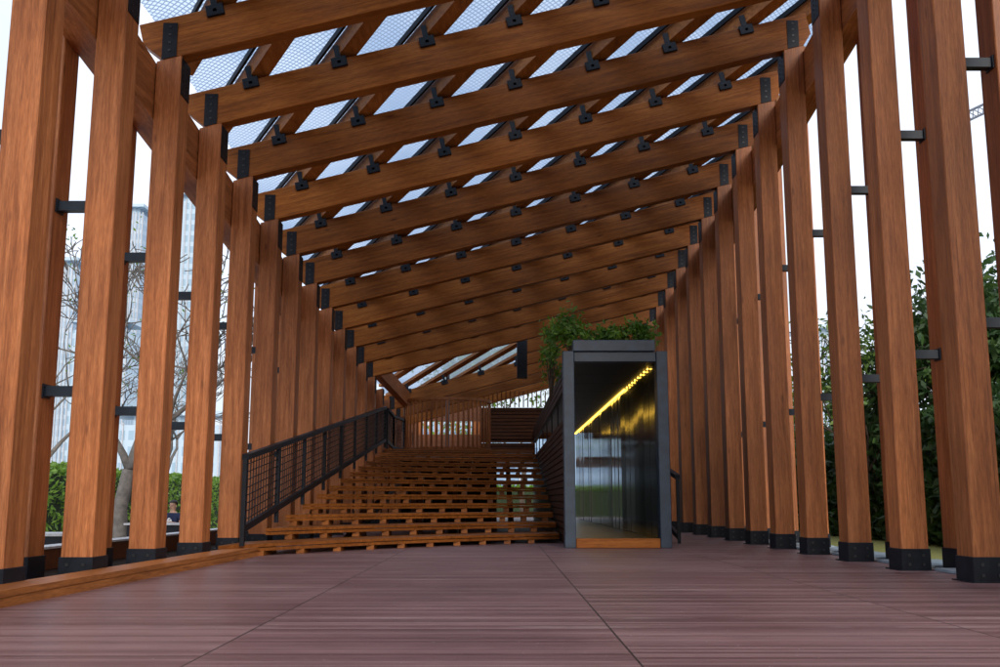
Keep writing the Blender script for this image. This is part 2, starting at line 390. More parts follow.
# rafters
def rafter(n, xa=None, dz=0, withbr=True, y=None):
    """rafter n from x = xa (default full span) ; local frame has X along the rafter"""
    th = math.atan(slope(n)); c = math.cos(th); y0 = D(n) if y is None else y
    xl = XL(n)-.42 if xa is None else xa; xr = XR(n)+.36
    xm = (xl+xr)/2; zm = zraf(n, xm)+dz; L = (xr-xl)/2/c; H = RH/2
    pts = [(-L, H), (-L, -H+.34), (-L+.26, -H), (L-.24, -H), (L-.02, -H+.22), (L, H)] if xa is None else [(-L, H), (-L, -H), (L-.24, -H), (L-.02, -H+.22), (L, H)]
    bm = bmesh.new(); prism(bm, pts, 0, RT, .010)
    rot = Matrix.Rotation(-th, 3, 'Y')
    r = link('rafter', bm, W_X, pav, (xm, y0-.003, zm), rot)
    # black face plates above each column
    for xx in ((XL(n), XR(n)) if xa is None else (XR(n),)):
        bm = bmesh.new(); zc = zraf(n, xx)+dz; hh = H/c; tn_ = math.tan(th)
        prism(bm, [(xx-.115, zc-hh+.01-.115*tn_), (xx+.115, zc-hh+.01+.115*tn_), (xx+.115, zc+hh-.10), (xx-.115, zc+hh-.10)], y0-.016, y0-.004)
        nb = len(bm.faces)
        for k in range(4): box(bm, xx-.02, xx+.02, y0-.024, y0-.0155, zc-hh+.12+k*.13, zc-hh+.15+k*.13, 1)
        link('face_plate', bm, [STEEL, BOLT], r, (xx, y0, zc))
    for xx in bx_list(n):
        if xx < xl+.1 or not withbr: continue
        s = (xx-xm)/c; bm = bmesh.new()
        box(bm, s-.14, s+.14, -.06, .12, H-.16, H+.025, bev=.006)
        box(bm, s-.05, s+.05, -.02, .05, H+.025, H+.26)
        box(bm, s-.03, s+.03, -.06, -.05, H-.10, H-.05, 1)
        link('purlin_bracket', bm, [STEEL, BOLT], r, Vector((xm, y0-.003, zm)), rot)
    return r
def bx_list(n): return [XL(n)+.76+1.57*j for j in range(7)]
for n in list(range(N0, 12))+list(range(14, 17)): rafter(n, withbr=(n > -2))
for n in (12, 13): rafter(n, xa=.95)

# the steel hanger and the trimmer that close the full-width rafters, and a low far rafter
def pl(x, y, z): return (x, y, z)
PB = RH/2+.07
NE = 16.6
def xj(n, j): return XL(n)+.76+1.57*j
def run(c, lo, hi, step):
    a, b = max(N0, c-hi), min(NE, c-lo)
    if b-a < .3: return []
    ks = [a]+[k*step for k in range(math.floor(a/step)+1, math.ceil(b/step))]+[b]
    return [k for i, k in enumerate(ks) if i == 0 or k-ks[i-1] > .02]
# purlins and canopy strips run diagonally across the rafters: one bay back is one bracket to the left
for c in range(-3, 28):
    ns = run(c, -.72, 7.1, 1)
    if ns:
        P = lambda n: (xj(n, c-n), D(n)+.15, zraf(n, xj(n, c-n))+PB+.33)
        near = [P(n) for n in ns if n <= 11]; far = [P(n) for n in ns if n >= 11]
        if len(near) > 1:
            bm = bmesh.new(); sweep(bm, near, .30, .33); pu = link('purlin', bm, W_DIAG, pav, near[0])
            bm = bmesh.new(); sweep(bm, [(p[0]-.19, p[1]-.13, p[2]+.045) for p in near], .05, .11)
            link('canopy_rail', bm, STEEL, pu, near[0])
        if len(far) > 1:
            bm = bmesh.new(); sweep(bm, far, .34, .12); link('far_purlin', bm, W_DIAG, pav, far[0])
    # canopy strip between diagonal c and c+1, clipped to the roof outline
    bm = bmesh.new(); prev = None; m = 6
    ns = [k/4 for k in range(N0*4, int(NE*4)+1)]
    for n in ns:
        j0, j1 = max(c-n, -.85), min(c+1-n, 7.3)
        if j1-j0 < .02: prev = None; continue
        row = []
        for i in range(m+1):
            j = j0+(j1-j0)*i/m; x = xj(n, j); t = j-(c-n)
            row.append(bm.verts.new((x, D(n)+.15, zraf(n, x)+PB+.38+.13*math.sin(math.pi*min(1, max(0, t))))))
        if prev:
            for i in range(m): bm.faces.new((prev[i], prev[i+1], row[i+1], row[i]))
        prev = row
    if len(bm.faces): link('canopy_panel', bm, CANOPY, pav, (0, D(c), 9), smooth=True)
    else: bm.free()

# eaves beams running between the inner and outer columns
for side, XX in ((-1, XL), (1, XR)):
    bm = bmesh.new()
    pts = [(XX(n)+side*(PW/2+.205), D(n)+(.0 if n == N0 else .25), (ZL(n) if side < 0 else ZR(n))-RH/2-.10) for n in range(N0, 18)]
    sweep(bm, pts, .395, .92)
    link('eaves_beam', bm, W_Y, pav, pts[0])
# low far rafter that carries the raised skylight bay, hanger post, sloping trimmer
bm = bmesh.new(); box(bm, .66, 1.06, D(12)-.05, D(12)+.3, zraf(12, .9)-1.3, zraf(12, .9)+.5)
link('hanger_plate', bm, STEEL, pav, (1, D(14), zraf(14, 1)))
bm = bmesh.new(); bar(bm, (XL(11)+.22, D(11)+.5, ZL(11)+.05), (XL(14)+.62, D(14)-.05, ZL(14)+.1), .3, .6)
link('trimmer_beam', bm, W_Y, pav, (XL(14), D(14), ZL(14)))

# ------------------------------------------------------------------ setting
bm = bmesh.new(); bm.faces.new([bm.verts.new(p) for p in ((-2500, -2500, -.56), (2500, -2500, -.56), (2500, 5000, -.56), (-2500, 5000, -.56))])
tag(link('ground', bm, CONC), kind='structure')
bm = bmesh.new(); box(bm, -7.2, 7.2, -14, 62, -.5, 0)
tag(link('deck_floor', bm, DECK), kind='structure')
bm = bmesh.new()
nx, ny = 8, 40
g = [[bm.verts.new((7.55+i*(8.0 if i > 5 else 2.0), -30+j*3.5, -.03-random.random()*.04)) for j in range(ny)] for i in range(nx)]
for i in range(nx-1):
    for j in range(ny-1): bm.faces.new((g[i][j], g[i+1][j], g[i+1][j+1], g[i][j+1]))
tag(link('lawn', bm, LAWN), kind='structure')
bm = bmesh.new(); box(bm, -6.6, -5.16, -10, 24, -.3, .006)
tag(link('side_trough', bm, DARKIN), kind='structure')
bm = bmesh.new(); box(bm, 7.2, 7.55, -14, 62, -.5, -.012)
tag(link('drain_channel', bm, GALV), 'pale grey metal channel along the foot of the right-hand columns', 'drain channel')
# flat blue-grey plates between the feet of the right-hand columns
for n in range(-3, 12):
    bm = bmesh.new(); box(bm, XR(n)+PW/2+.0, XR(n)+PW/2+1.0, D(n)+PD+.05, D(n+1)-.1, .004, .045, bev=.004)
    link('sill_plate', bm, GALV, pav, (XR(n), D(n), 0))

# long kerb seat on the left
bm = bmesh.new()
def kx(y): return -4.69+.0318*(y-9.82)
for (off0, off1, z0, z1) in ((0, .05, 0, .085), (.012, .05, .085, .098), (0, .43, .098, .16)):
    ys = [-6+2*k for k in range(14)]; ys[-1] = 20.25
    rows = []
    for y in ys:
        rows.append([bm.verts.new((kx(y)-a, y, z)) for a, z in ((off0, z0), (off1, z0), (off1, z1), (off0, z1))])
    bm.faces.new(rows[0]); bm.faces.new(rows[-1][::-1])
    for r, t in zip(rows, rows[1:]):
        for i in range(4): bm.faces.new((r[i], t[i], t[(i+1) % 4], r[(i+1) % 4]))
tag(link('timber_kerb', bm, W_K, None, (-4.7, 10, 0)), 'low varnished timber kerb running along the deck in front of the left columns', 'kerb')

bm = bmesh.new(); box(bm, -6.85, -6.6, -8, 46, 0, .30); 
up = link('timber_upstand', bm, W_DK, None, (-6.7, 10, 0)); tag(up, 'low dark timber edge board outside the left-hand columns', 'edge board')
bm = bmesh.new(); box(bm, -6.9, -6.57, -8, 46, .302, .335); link('cap', bm, PALEM, up, (-6.7, 10, .3))

# ------------------------------------------------------------------ steps
def g_(x): return 1.36*(x+4.5)-.10*(x+4.5)*(x+1.85)
def Dk(k, x): return 18.7+1.85*(k-1)+g_(x)*(1-.88*(k-1)/12)
def Zk(k): return .22+.235*(k-1)
st = thing('timber_steps', (-1.5, 24, 0), 'broad flight of open timber steps with gaps between planks rising to a landing', 'steps')
NS = 13; XS = [-4.62+ (1.42+4.62)*i/16 for i in range(17)]
def strip(bm, k, xs, a, b, z0, z1):
    rows = [[bm.verts.new((x, Dk(k, x)+d, z)) for d, z in ((a, z0), (b, z0), (b, z1), (a, z1))] for x in xs]
    bm.faces.new(rows[0]); bm.faces.new(rows[-1][::-1])
    for r, t in zip(rows, rows[1:]):
        for i in range(4): bm.faces.new((r[i], t[i], t[(i+1) % 4], r[(i+1) % 4]))
nblk = 0; rest = bmesh.new()
for k in range(1, NS+1):
    xs = ([-4.9]+XS) if k == 1 else XS
    bm = bmesh.new(); z = Zk(k)
    strip(bm, k, xs, 0, .10, z-.058, z)
    strip(bm, k, xs, .012, .10, z-.130, z-.074)
    w = (1.87+.03-(.06 if k<NS else 0))/5 if k < NS else .6
    for q in range(5): strip(bm, k, xs, .11+q*w, .11+q*w+w-.03, z-.045, z-.002)
    t = link('tread', bm, W_S, st, (-1.5, Dk(k, -1.5), z))
    x = -4.5+.11*(k % 3)
    while x < 1.3:
        target = bmesh.new() if nblk < 100 else rest
        y = Dk(k, x); zb = max(0.0, z-.235)
        box(target, x-.075, x+.075, y+.07, y+.75, zb+.002, z-.132)
        if nblk < 100: link('support_block', target, W_S, t, (x, y, z))
        nblk += 1; x += .57
tag(link('support_blocks', rest, W_S, st, (-1.5, 40, 2)), kind='stuff')
# inclined bearers under the steps
for x in (-3.4, -1.2, .3):
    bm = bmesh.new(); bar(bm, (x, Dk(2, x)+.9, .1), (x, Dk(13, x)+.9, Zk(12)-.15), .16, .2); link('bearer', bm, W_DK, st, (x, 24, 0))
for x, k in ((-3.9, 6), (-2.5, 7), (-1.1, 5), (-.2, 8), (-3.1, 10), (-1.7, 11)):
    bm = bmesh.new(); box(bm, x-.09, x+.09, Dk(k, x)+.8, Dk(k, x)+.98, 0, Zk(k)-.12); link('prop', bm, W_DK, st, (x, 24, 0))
bm = bmesh.new(); box(bm, -5.6, 3.0, 48.0, 60, 2.9, 3.02); box(bm, -5.6, -4.7, 40.6, 47.98, 2.9, 3.02)
strip(bm, NS, XS, 3.1, 7.2, Zk(NS)-.06, Zk(NS)-.004)
link('landing', bm, W_S, st, (0, 48, 3))
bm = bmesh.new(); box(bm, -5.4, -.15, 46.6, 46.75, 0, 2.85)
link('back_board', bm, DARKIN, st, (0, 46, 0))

# left stair railing
def railing(name, pts, hgt, label, cat='railing', posts=None, grid=True, w=.075):
    t = thing(name, pts[0], label, cat)
    bm = bmesh.new(); bm2 = bmesh.new(); bm3 = bmesh.new()
    for a, b in zip(pts, pts[1:]):
        a, b = Vector(a), Vector(b); H = Vector((0, 0, hgt))
        bar(bm, a+H, b+H, .12, .10); bar(bm2, a, b, .08, .12)
        L = (b-a).length; n = max(1, round(L/2.75))
        for i in range(n+1):
            p = a+(b-a)*i/n; q = bmesh.new(); box(q, p.x-w/2, p.x+w/2, p.y-w/2, p.y+w/2, p.z-.30, p.z+hgt-.03)
            link('post', q, STEEL, t, p)
        if grid:
            m = max(2, round(L/.21))
            for i in range(1, m): 
                p = a+(b-a)*i/m; bar(bm3, p+Vector((0, 0, .05)), p+Vector((0, 0, hgt-.04)), .018)
            for i in range(1, 9): h = Vector((0, 0, hgt*i/9)); bar(bm3, a+h, b+h, .014)
    link('handrail', bm, STEEL, t, pts[0]); link('bottom_rail', bm2, STEEL, t, pts[0])
    if grid: link('wire_mesh', bm3, STEEL, t, pts[0])
    else: bm3.free()
    return t
railing('stair_railing', [(-4.58, 18.4, .5), (-4.5, 39.9, 3.33)], 1.27, 'black steel railing with square wire mesh climbing along the left side of the steps')
railing('landing_railing', [(-4.45, 40.2, 3.3), (-4.35, 41.6, 3.12), (-4.1, 43.6, 3.12)], 1.27, 'short black level railing on the landing beside the curved slatted screen', grid=True)
railing('ramp_railing', [(4.22, 24.4, .15), (4.28, 31, 1.1)], 1.4, 'short black handrail sloping up behind the dark tunnel on its right side', grid=False)

# curved slatted screen on the landing
cx, cy, cr = -2.3, 44.2, 1.88
sd = thing('curved_screen', (cx, cy, 3.05), 'curved screen of thin upright brown slats standing on the landing above the steps', 'screen')
for z, h in ((5.15, .12), (3.06, .14)):
    bm = bmesh.new(); M = 32
    rr = [[bm.verts.new((cx+r*math.cos(a), cy+r*math.sin(a), zz)) for r, zz in ((cr-.06, z), (cr+.06, z), (cr+.06, z+h), (cr-.06, z+h))] for a in [math.pi*(.93+1.14*i/M) for i in range(M+1)]]
    for i in range(M):
        r, t = rr[i], rr[i+1]
        for q in range(4): bm.faces.new((r[q], t[q], t[(q+1) % 4], r[(q+1) % 4]))
    bm.faces.new(rr[0]); bm.faces.new(rr[-1][::-1])
    link('curved_rail', bm, W_DKZ, sd, (cx, cy, z))
for i in range(30):
    a = math.pi*(.94+1.12*i/29)
    bm = bmesh.new(); p = (cx+cr*math.cos(a), cy+cr*math.sin(a))
    bar(bm, (*p, 3.1), (*p, 5.2), .085, .045, up=Vector((math.cos(a), math.sin(a), 0)))
    link('slat', bm, W_DKZ, sd, (*p, 3.2))
bm = bmesh.new(); tube(bm, [(cx+.02, cy, 3.02), (cx+.02, cy, 6.7)], [.085, .08], 12)
tag(link('steel_mast', bm, plain('grey_mast_paint', (.12, .11, .13), .45), None, (cx, cy, 3.02), smooth=False), 'slender grey steel mast rising inside the curved slatted screen', 'mast')

# dark slatted screen wall right of the drum
sw = thing('screen_wall', (1, 50, 3), 'dark wall of horizontal timber slats behind the steps with backlit upright slats on top', 'screen wall')
for i in range(13):
    bm = bmesh.new(); z = 3.12+i*.16
    box(bm, -.9, 2.9 if z > 3.75 else 1.6, 46.4, 46.48, z, z+(.13 if i not in (3,) else .10)); link('slat', bm, W_DK, sw, (1, 46.4, z))
bm = bmesh.new(); box(bm, -.9, 2.9, 46.55, 46.6, 3.8, 5.2); box(bm, -.9, 1.6, 46.55, 46.6, 3.66, 3.79); box(bm, -.9, 1.6, 46.55, 46.6, 3.04, 3.58); link('backing', bm, DARKIN, sw, (1, 48.75, 3))
for i in range(18):
    bm = bmesh.new(); x = -.75+i*.2; box(bm, x, x+.05, 46.42, 46.52, 5.21, 5.95); link('upright_slat', bm, W_DKZ, sw, (x, 48.6, 5.2))
# back wall of the landing with a row of bright slots
bw = thing('landing_back_wall', (-2.5, 54, 3), 'dark boarded wall beyond the curved screen with a band of narrow bright openings', 'wall')
bm = bmesh.new(); box(bm, -6.4, -1.0, 54, 54.2, 3.05, 4.45); box(bm, -6.4, -1.0, 54, 54.2, 5.15, 6.5); box(bm, -6.4, -4.4, 54, 54.2, 4.45, 5.15); link('boarding', bm, W_DK, bw, (-2.5, 54, 3))
for i in range(12):
    bm = bmesh.new(); x = -4.35+i*.29; box(bm, x, x+.18, 54.02, 54.16, 4.45, 5.15); link('mullion', bm, W_DKZ, bw, (x, 54, 4.2))

# ------------------------------------------------------------------ the dark tunnel
TX0, TX1, TY0, TY1, TZ, TF = 1.62, 3.42, 22.1, 46.0, 4.0, .2
tn = thing('tunnel', ((TX0+TX1)/2, TY0, 0), 'tall dark steel-framed tunnel entrance with polished walls and an amber light strip', 'tunnel')
for a, b in ((TX0-.24, TX0), (TX1, TX1+.24)):
    bm = bmesh.new(); box(bm, a, b, TY0-.08, TY0+.28, 0, 4.23, bev=.012); link('frame_post', bm, STEELF, tn, (a, TY0, 0))
bm = bmesh.new(); box(bm, TX0+.003, TX1-.003, TY0-.04, TY0+.3, TZ, 4.22, bev=.01); link('lintel', bm, STEELF, tn, (TX0, TY0, TZ))
bm = bmesh.new(); box(bm, TX0-.02, TX1-.03, TY0-.12, TY0+.25, 4.223, 4.47, bev=.012); link('planter_edge', bm, STEELF, tn, (TX0, TY0, TZ))
bm = bmesh.new(); box(bm, TX0+.003, TX1-.003, TY0-.05, TY0+.05, .003, TF, bev=.01); link('sill', bm, W_X, tn, (TX0, TY0, 0))
bm = bmesh.new(); box(bm, TX0, TX1, TY0+.06, TY1, .01, TF-.01); link('tunnel_floor', bm, plain('worn_dark_floor', (.05, .042, .038), .35), tn, (TX0, TY0, 0))
npan = 26; step = (TY1-TY0-.3)/npan
for i in range(npan):
    y = TY0+.3+i*step; bm = bmesh.new(); tilt = random.uniform(-.014, .014)
    vs = box(bm, TX1, TX1+.08, y+.022, y+step-.022, TF, TZ)
    for v in vs:
        if v.co.x < TX1+.01 and v.co.y > y+step/2: v.co.x += tilt
    link('polished_panel', bm, GLOSS, tn, (TX1, y, 0))
bm = bmesh.new(); box(bm, TX1+.09, TX1+.2, TY0+.3, TY1, 0, TZ+.1); link('outer_skin', bm, STEELF, tn, (TX1, 30, 0))
bm = bmesh.new(); box(bm, TX0-.06, TX0, TY0+.3, TY1, 0, 2.95); box(bm, TX0-.06, TX0, TY0+.3, TY1, 3.55, TZ); link('left_wall', bm, CEILP, tn, (TX0, 30, 0))
bm = bmesh.new()
for i in range(25):
    z = .03+i*.16
    if 2.9 < z < 3.5: continue
    box(bm, TX0-.14, TX0-.07, TY0+.3, TY1, z, z+.13)
link('side_cladding', bm, wood('cladding_timber', 'Y', (.022, .009, .005), (.04, .015, .007), (.06, .022, .010), lam=0, spec=.1), tn, (TX0, 30, 0))
for i in range(7):
    y = TY0+2.5+i*3.3; bm = bmesh.new(); box(bm, TX0-.05, TX0-.01, y, y+.05, 2.95, 3.55); link('side_strut', bm, STEEL, tn, (TX0, y, 3))
for i in range(12):
    y = TY0+.31+i*(TY1-TY0-.31)/12; bm = bmesh.new(); box(bm, TX0, TX1, y, y+(TY1-TY0-.31)/12-.03, TZ+.01, TZ+.1); link('ceiling_panel', bm, CEILP, tn, (TX0, y, TZ))
bm = bmesh.new(); box(bm, TX0-.1, TX1+.1, TY0+.3, TY1, TZ+.11, TZ+.2); link('roof_deck', bm, STEEL, tn, (TX0, 30, TZ))
y = TY0+1.0
while y < TY1-.3:
    L = .10 if y < TY0+5 else .62
    for xa in (TX1-.05, TX0+.012):
        bm = bmesh.new(); box(bm, xa, xa+.032, y, y+L, TZ-.042, TZ-.01); link('light_strip', bm, LED, tn, (xa, y, TZ))
    y += (.55 if y < TY0+5 else .64)

# planting on the tunnel roof
def shrub(name, c, r, n, size, mat, label, cat='plant', trail=False, stems=8, group=None):
    t = thing(name, (c[0], c[1], c[2]-r[2]), label, cat, group)
    bm = bmesh.new(); bs = bmesh.new(); base = Vector((c[0], c[1], c[2]-r[2]))
    tips = []
    for i in range(stems):
        a = random.random()*6.28; q = Vector((c[0]+r[0]*.75*math.cos(a)*random.random(), c[1]+r[1]*.75*math.sin(a)*random.random(), c[2]+r[2]*random.uniform(-.1, .8)))
        tube(bs, [base, (base+q)/2+Vector((0, 0, r[2]*.15)), q], [.018, .012, .006], 5); tips.append(q)
    for i in range(n):
        if i % 4 == 0: ctr = random.choice(tips)+Vector([random.gauss(0, 1)*r[k]*.32 for k in range(3)])
        p = ctr+Vector([random.gauss(0, 1)*r[k]*.13 for k in range(3)])
        leaf(bm, p, size)
    link('foliage', bm, mat, t, base); link('stems', bs, BARKD, t, base)
    return t
shrub('planter_shrub', (1.62, 23.0, 4.72), (.50, .6, .42), 800, .075, LF_PLANT, 'bushy green plant over the left corner of the tunnel roof')
shrub('planter_shrub', (2.5, 23.2, 4.66), (.6, .5, .28), 650, .075, LF_PLANT, 'lower green plant over the middle of the tunnel roof')
shrub('planter_shrub', (3.3, 23.1, 4.66), (.38, .4, .34), 520, .07, LF_PLANT, 'small green plant over the right corner of the tunnel roof')
shrub('trailing_plant', (1.22, 24.4, 4.15), (.26, .8, .8), 480, .07, LF_PLANT, 'trailing green plant hanging down the left side of the tunnel', stems=14)

# ------------------------------------------------------------------ left garden
def hedge(name, x0, x1, y0, y1, z0, z1, n, size, mat, label, wav=.25):
    t = thing(name, ((x0+x1)/2, (y0+y1)/2, z0), label, 'hedge')
    bm = bmesh.new()
    def top(y): return z1+wav*(math.sin(y*.9)+.6*math.sin(y*2.3+1)+.4*math.sin(y*5.1))
    for i in range(n):
        y = random.uniform(y0, y1); h = top(y); r = random.random()
        if r < .3: z = h-abs(random.gauss(0, .12)); x = random.uniform(x0, x1)
        else: z = random.uniform(z0, h); x = (x0 if random.random() < .75 else x1)+random.gauss(0, .14)
        leaf(bm, (x, y, z), size)
    link('foliage', bm, mat, t, ((x0+x1)/2, (y0+y1)/2, z0))
    bm = bmesh.new(); y = y0+.5
    while y < y1:
        x = (x0+x1)/2
        tube(bm, [(x, y, z0), (x+.1, y+.1, z0+(z1-z0)*.5), (x-.05, y, z0+(z1-z0)*.85)], [.07, .05, .02], 5); y += 1.3
    link('stems', bm, BARKD, t, ((x0+x1)/2, (y0+y1)/2, z0))
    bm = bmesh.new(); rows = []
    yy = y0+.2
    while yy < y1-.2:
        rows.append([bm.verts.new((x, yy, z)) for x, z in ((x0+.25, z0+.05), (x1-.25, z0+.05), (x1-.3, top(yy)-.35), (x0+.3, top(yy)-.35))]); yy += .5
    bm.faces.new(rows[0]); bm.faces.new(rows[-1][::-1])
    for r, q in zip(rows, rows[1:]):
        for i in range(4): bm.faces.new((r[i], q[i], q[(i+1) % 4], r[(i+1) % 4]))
    link('shade_core', bm, plain('painted_shade', (.02, .035, .012), .9, nscale=12, var=.5), t, ((x0+x1)/2, (y0+y1)/2, z0))  # solid core; shade between the leaves is put into its dark colour
    return t
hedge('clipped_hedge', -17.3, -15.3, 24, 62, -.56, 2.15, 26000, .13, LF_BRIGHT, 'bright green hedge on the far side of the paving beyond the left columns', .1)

def branch(bm, p, d, L, r, depth, tips, spread=.55):
    pts = [p.copy()]; rads = [r]; q = p.copy(); dd = d.copy()
    for i in range(4):
        dd = (dd+Vector((random.gauss(0, .16), random.gauss(0, .16), random.gauss(.02, .10)))).normalized()
        q = q+dd*L/4; pts.append(q.copy()); rads.append(r*(1-.12*(i+1)))
    rads = [max(x, .015) for x in rads]
    tube(bm, pts, rads, 7 if depth < 2 else (5 if depth < 4 else 3))
    if depth >= 7 or r < .007: tips.append(q); return
    for i in range(2 if random.random() < .45 else 3):
        nd = (dd+Vector((random.gauss(0, spread), random.gauss(0, spread), random.gauss(.12, spread*.7)))).normalized()
        branch(bm, q, nd, L*random.uniform(.66, .86), r*random.uniform(.5, .66), depth+1, tips, spread)
def tree(name, base, h, r, label, leafmat=None, nl=0, size=.1, fork=False, bark=BARK, seed=1, spread=.5, clump=.5, group=None):
    random.seed(seed); t = thing(name, base, label, 'tree', group)
    bm = bmesh.new(); tips = []; b = Vector(base)
    top = b+Vector((.15, 0, h*.32))
    tube(bm, [b+Vector((0, 0, -.05)), b+Vector((.05, 0, h*.05)), b+Vector((-.03, 0, h*.18)), top], [r*1.35, r, r*.88, r*.8], 10)
    for dx, dy, dz in ((-.35, .1, 1), (.45, -.1, .9), (.05, .4, .9)):
        branch(bm, top, Vector((dx, dy, dz)).normalized(), h*.24, r*.55, 1, tips, spread)
    link('trunk', bm, bark, t, base, smooth=True)
    if nl:
        bl = bmesh.new()
        for i in range(nl//6):
            tp = random.choice(tips)+Vector([random.gauss(0, clump) for _ in range(3)])
            for _ in range(6): leaf(bl, tp+Vector([random.gauss(0, clump*.35) for _ in range(3)]), size)
        link('crown', bl, leafmat, t, base)
    return t
tree('bare_tree', (-10.0, 27.2, -.56), 7.4, .21, 'bare grey tree with forked trunk and fine twigs beyond the left columns', LF_MID, 260, .06, seed=11, spread=.62)
tree('bare_tree', (-13.8, 30, -.56), 7.0, .16, 'thin bare tree with a few leaves seen between the two nearest left columns', LF_MID, 420, .06, seed=23, spread=.62)
tree('bare_tree', (-14.5, 44, -.56), 8.0, .16, 'farther bare tree showing fine twigs behind the forked tree', None, 0, .06, seed=31, spread=.6)
random.seed(99)

def table(name, x, y, z, w, dpt, label):
    t = thing(name, (x, y, -.56), label, 'table')
    bm = bmesh.new(); box(bm, x-w/2, x+w/2, y-dpt/2, y+dpt/2, z-.05, z, bev=.006); link('table_top', bm, PALEM, t, (x, y, z))
    for sx in (-1, 1):
        for sy in (-1, 1):
            bm = bmesh.new(); a = x+sx*(w/2-.1); b = y+sy*(dpt/2-.1); box(bm, a-.03, a+.03, b-.03, b+.03, -.56, z-.05); link('leg', bm, STEEL, t, (a, b, -.56))
    bm = bmesh.new(); box(bm, x-w/2+.08, x+w/2-.08, y-dpt/2+.06, y-dpt/2+.1, -.2, z-.055); link('front_panel', bm, STEEL, t, (x, y, 0))
table('cafe_table', -8.75, 27.0, .42, 1.9, .75, 'dark outdoor table in front of the seated person')
table('cafe_table', -7.75, 17.6, .46, 1.5, .8, 'dark outdoor table with pale top seen between the two nearest left columns')
# bench the person sits on
bn = thing('garden_bench', (-9.2, 28.5, -.56), 'dark slatted bench the seated person uses beyond the left columns', 'bench')
bm = bmesh.new(); 
for i in range(4): box(bm, -10, -8.3, 28.2+i*.14, 28.31+i*.14, -.06, -.02)
link('seat', bm, TROUS, bn, (-9.2, 28.5, 0))
for x in (-9.9, -8.45):
    bm = bmesh.new(); box(bm, x-.04, x+.04, 28.22, 28.72, -.56, -.06); link('leg', bm, STEEL, bn, (x, 28.4, -.56))

# seated person (metres, local) ------------------------------------------------
def skin_mesh(name, verts, edges, mat, parent, root=0):
    me = bpy.data.meshes.new(name); me.from_pydata([v[0] for v in verts], edges, []); o = bpy.data.objects.new(name, me); col.objects.link(o)
    sk = o.modifiers.new('skin', 'SKIN'); sk.use_smooth_shade = True; ss = o.modifiers.new('sub', 'SUBSURF'); ss.levels = ss.render_levels = 2
    for i, v in enumerate(verts):
        r = v[1]; me.skin_vertices[0].data[i].radius = (r, r) if not isinstance(r, tuple) else r
        me.skin_vertices[0].data[i].use_root = (i == root)
    me.materials.append(mat)
    if parent: o.parent = parent
    return o
pe = thing('person', (-8.98, 28.35, -.56), 'person in navy T-shirt with white print seated at a table beyond left columns', 'person')
pe.rotation_euler = (0, 0, R(-18))
def arm(s): return [((.19*s, 0, .93), .055), ((.25*s, -.06, .72), .042), ((.17*s, -.28, .76), .036), ((.13*s, -.36, .775), (.03, .018))]
V = [((0, 0, .50), (.15, .11)), ((0, 0, .66), (.13, .10)), ((0, 0, .85), (.165, .11)), ((0, 0, .97), (.10, .08)), ((0, -.01, 1.03), .05), ((0, -.02, 1.10), (.070, .085)), ((0, -.02, 1.18), (.074, .092)), ((0, -.01, 1.225), (.055, .07))]
E = [(i, i+1) for i in range(7)]
for s in (-1, 1):
    i0 = len(V); V += arm(s); E += [(2, i0), (i0, i0+1), (i0+1, i0+2), (i0+2, i0+3)]
    for f in range(5):       # fingers
        j = len(V); a = (f-2)*.018
        V += [((.13*s+a, -.40 if f else -.37, .772), .009), ((.13*s+a*1.2, -.44 if f else -.40, .764), .008)]; E += [(i0+3, j), (j, j+1)]
    i0 = len(V); V += [((.10*s, -.04, .49), .085), ((.13*s, -.42, .50), .06), ((.13*s, -.42, .10), .042), ((.13*s, -.56, .03), (.04, .03))]; E += [(0, i0), (i0, i0+1), (i0+1, i0+2), (i0+2, i0+3)]
skin_mesh('body', V, E, SKIN, pe)
Vs = [((0, 0, .50), (.165, .125)), ((0, 0, .66), (.15, .115)), ((0, 0, .85), (.185, .125)), ((0, 0, .965), (.115, .09))]; Es = [(0, 1), (1, 2), (2, 3)]
for s in (-1, 1):
    i0 = len(Vs); Vs += [((.19*s, 0, .93), .068), ((.235*s, -.04, .79), .060)]; Es += [(2, i0), (i0, i0+1)]
skin_mesh('shirt', Vs, Es, NAVY, pe)
Vt = [((0, 0, .49), (.17, .12)), ((0, 0, .53), (.165, .12))]; Et = [(0, 1)]
for s in (-1, 1):
    i0 = len(Vt); Vt += [((.10*s, -.04, .485), .10), ((.13*s, -.43, .49), .075), ((.13*s, -.42, .14), .058)]; Et += [(0, i0), (i0, i0+1), (i0+1, i0+2)]
skin_mesh('trousers', Vt, Et, TROUS, pe)
hb = bmesh.new(); bmesh.ops.create_icosphere(hb, subdivisions=3, radius=1)
for v in list(hb.verts):
    if v.co.z < .05 and v.co.y < .35 or v.co.z < -.45: hb.verts.remove(v)
for v in hb.verts: v.co = Vector((v.co.x*.092, v.co.y*.108+0, v.co.z*.088+1.175))
me = bpy.data.meshes.new('hair'); hb.to_mesh(me); hb.free(); me.materials.append(HAIR); ho = bpy.data.objects.new('hair', me); col.objects.link(ho); ho.parent = pe
sm = ho.modifiers.new('t', 'SOLIDIFY'); sm.thickness = .012
fb = bmesh.new()
def blob(bm, c, r, mi):
    g = bmesh.ops.create_icosphere(bm, subdivisions=2, radius=1)
    for v in g['verts']: v.co = Vector((v.co.x*r[0]+c[0], v.co.y*r[1]+c[1], v.co.z*r[2]+c[2]))
    for f in {f for v in g['verts'] for f in v.link_faces}: f.material_index = mi
blob(fb, (0, -.112, 1.115), (.012, .018, .022), 0)
for s in (-1, 1): blob(fb, (.03*s, -.100, 1.135), (.012, .008, .007), 1); blob(fb, (.078*s, -.015, 1.12), (.010, .018, .03), 0)
blob(fb, (0, -.098, 1.078), (.022, .008, .006), 2)
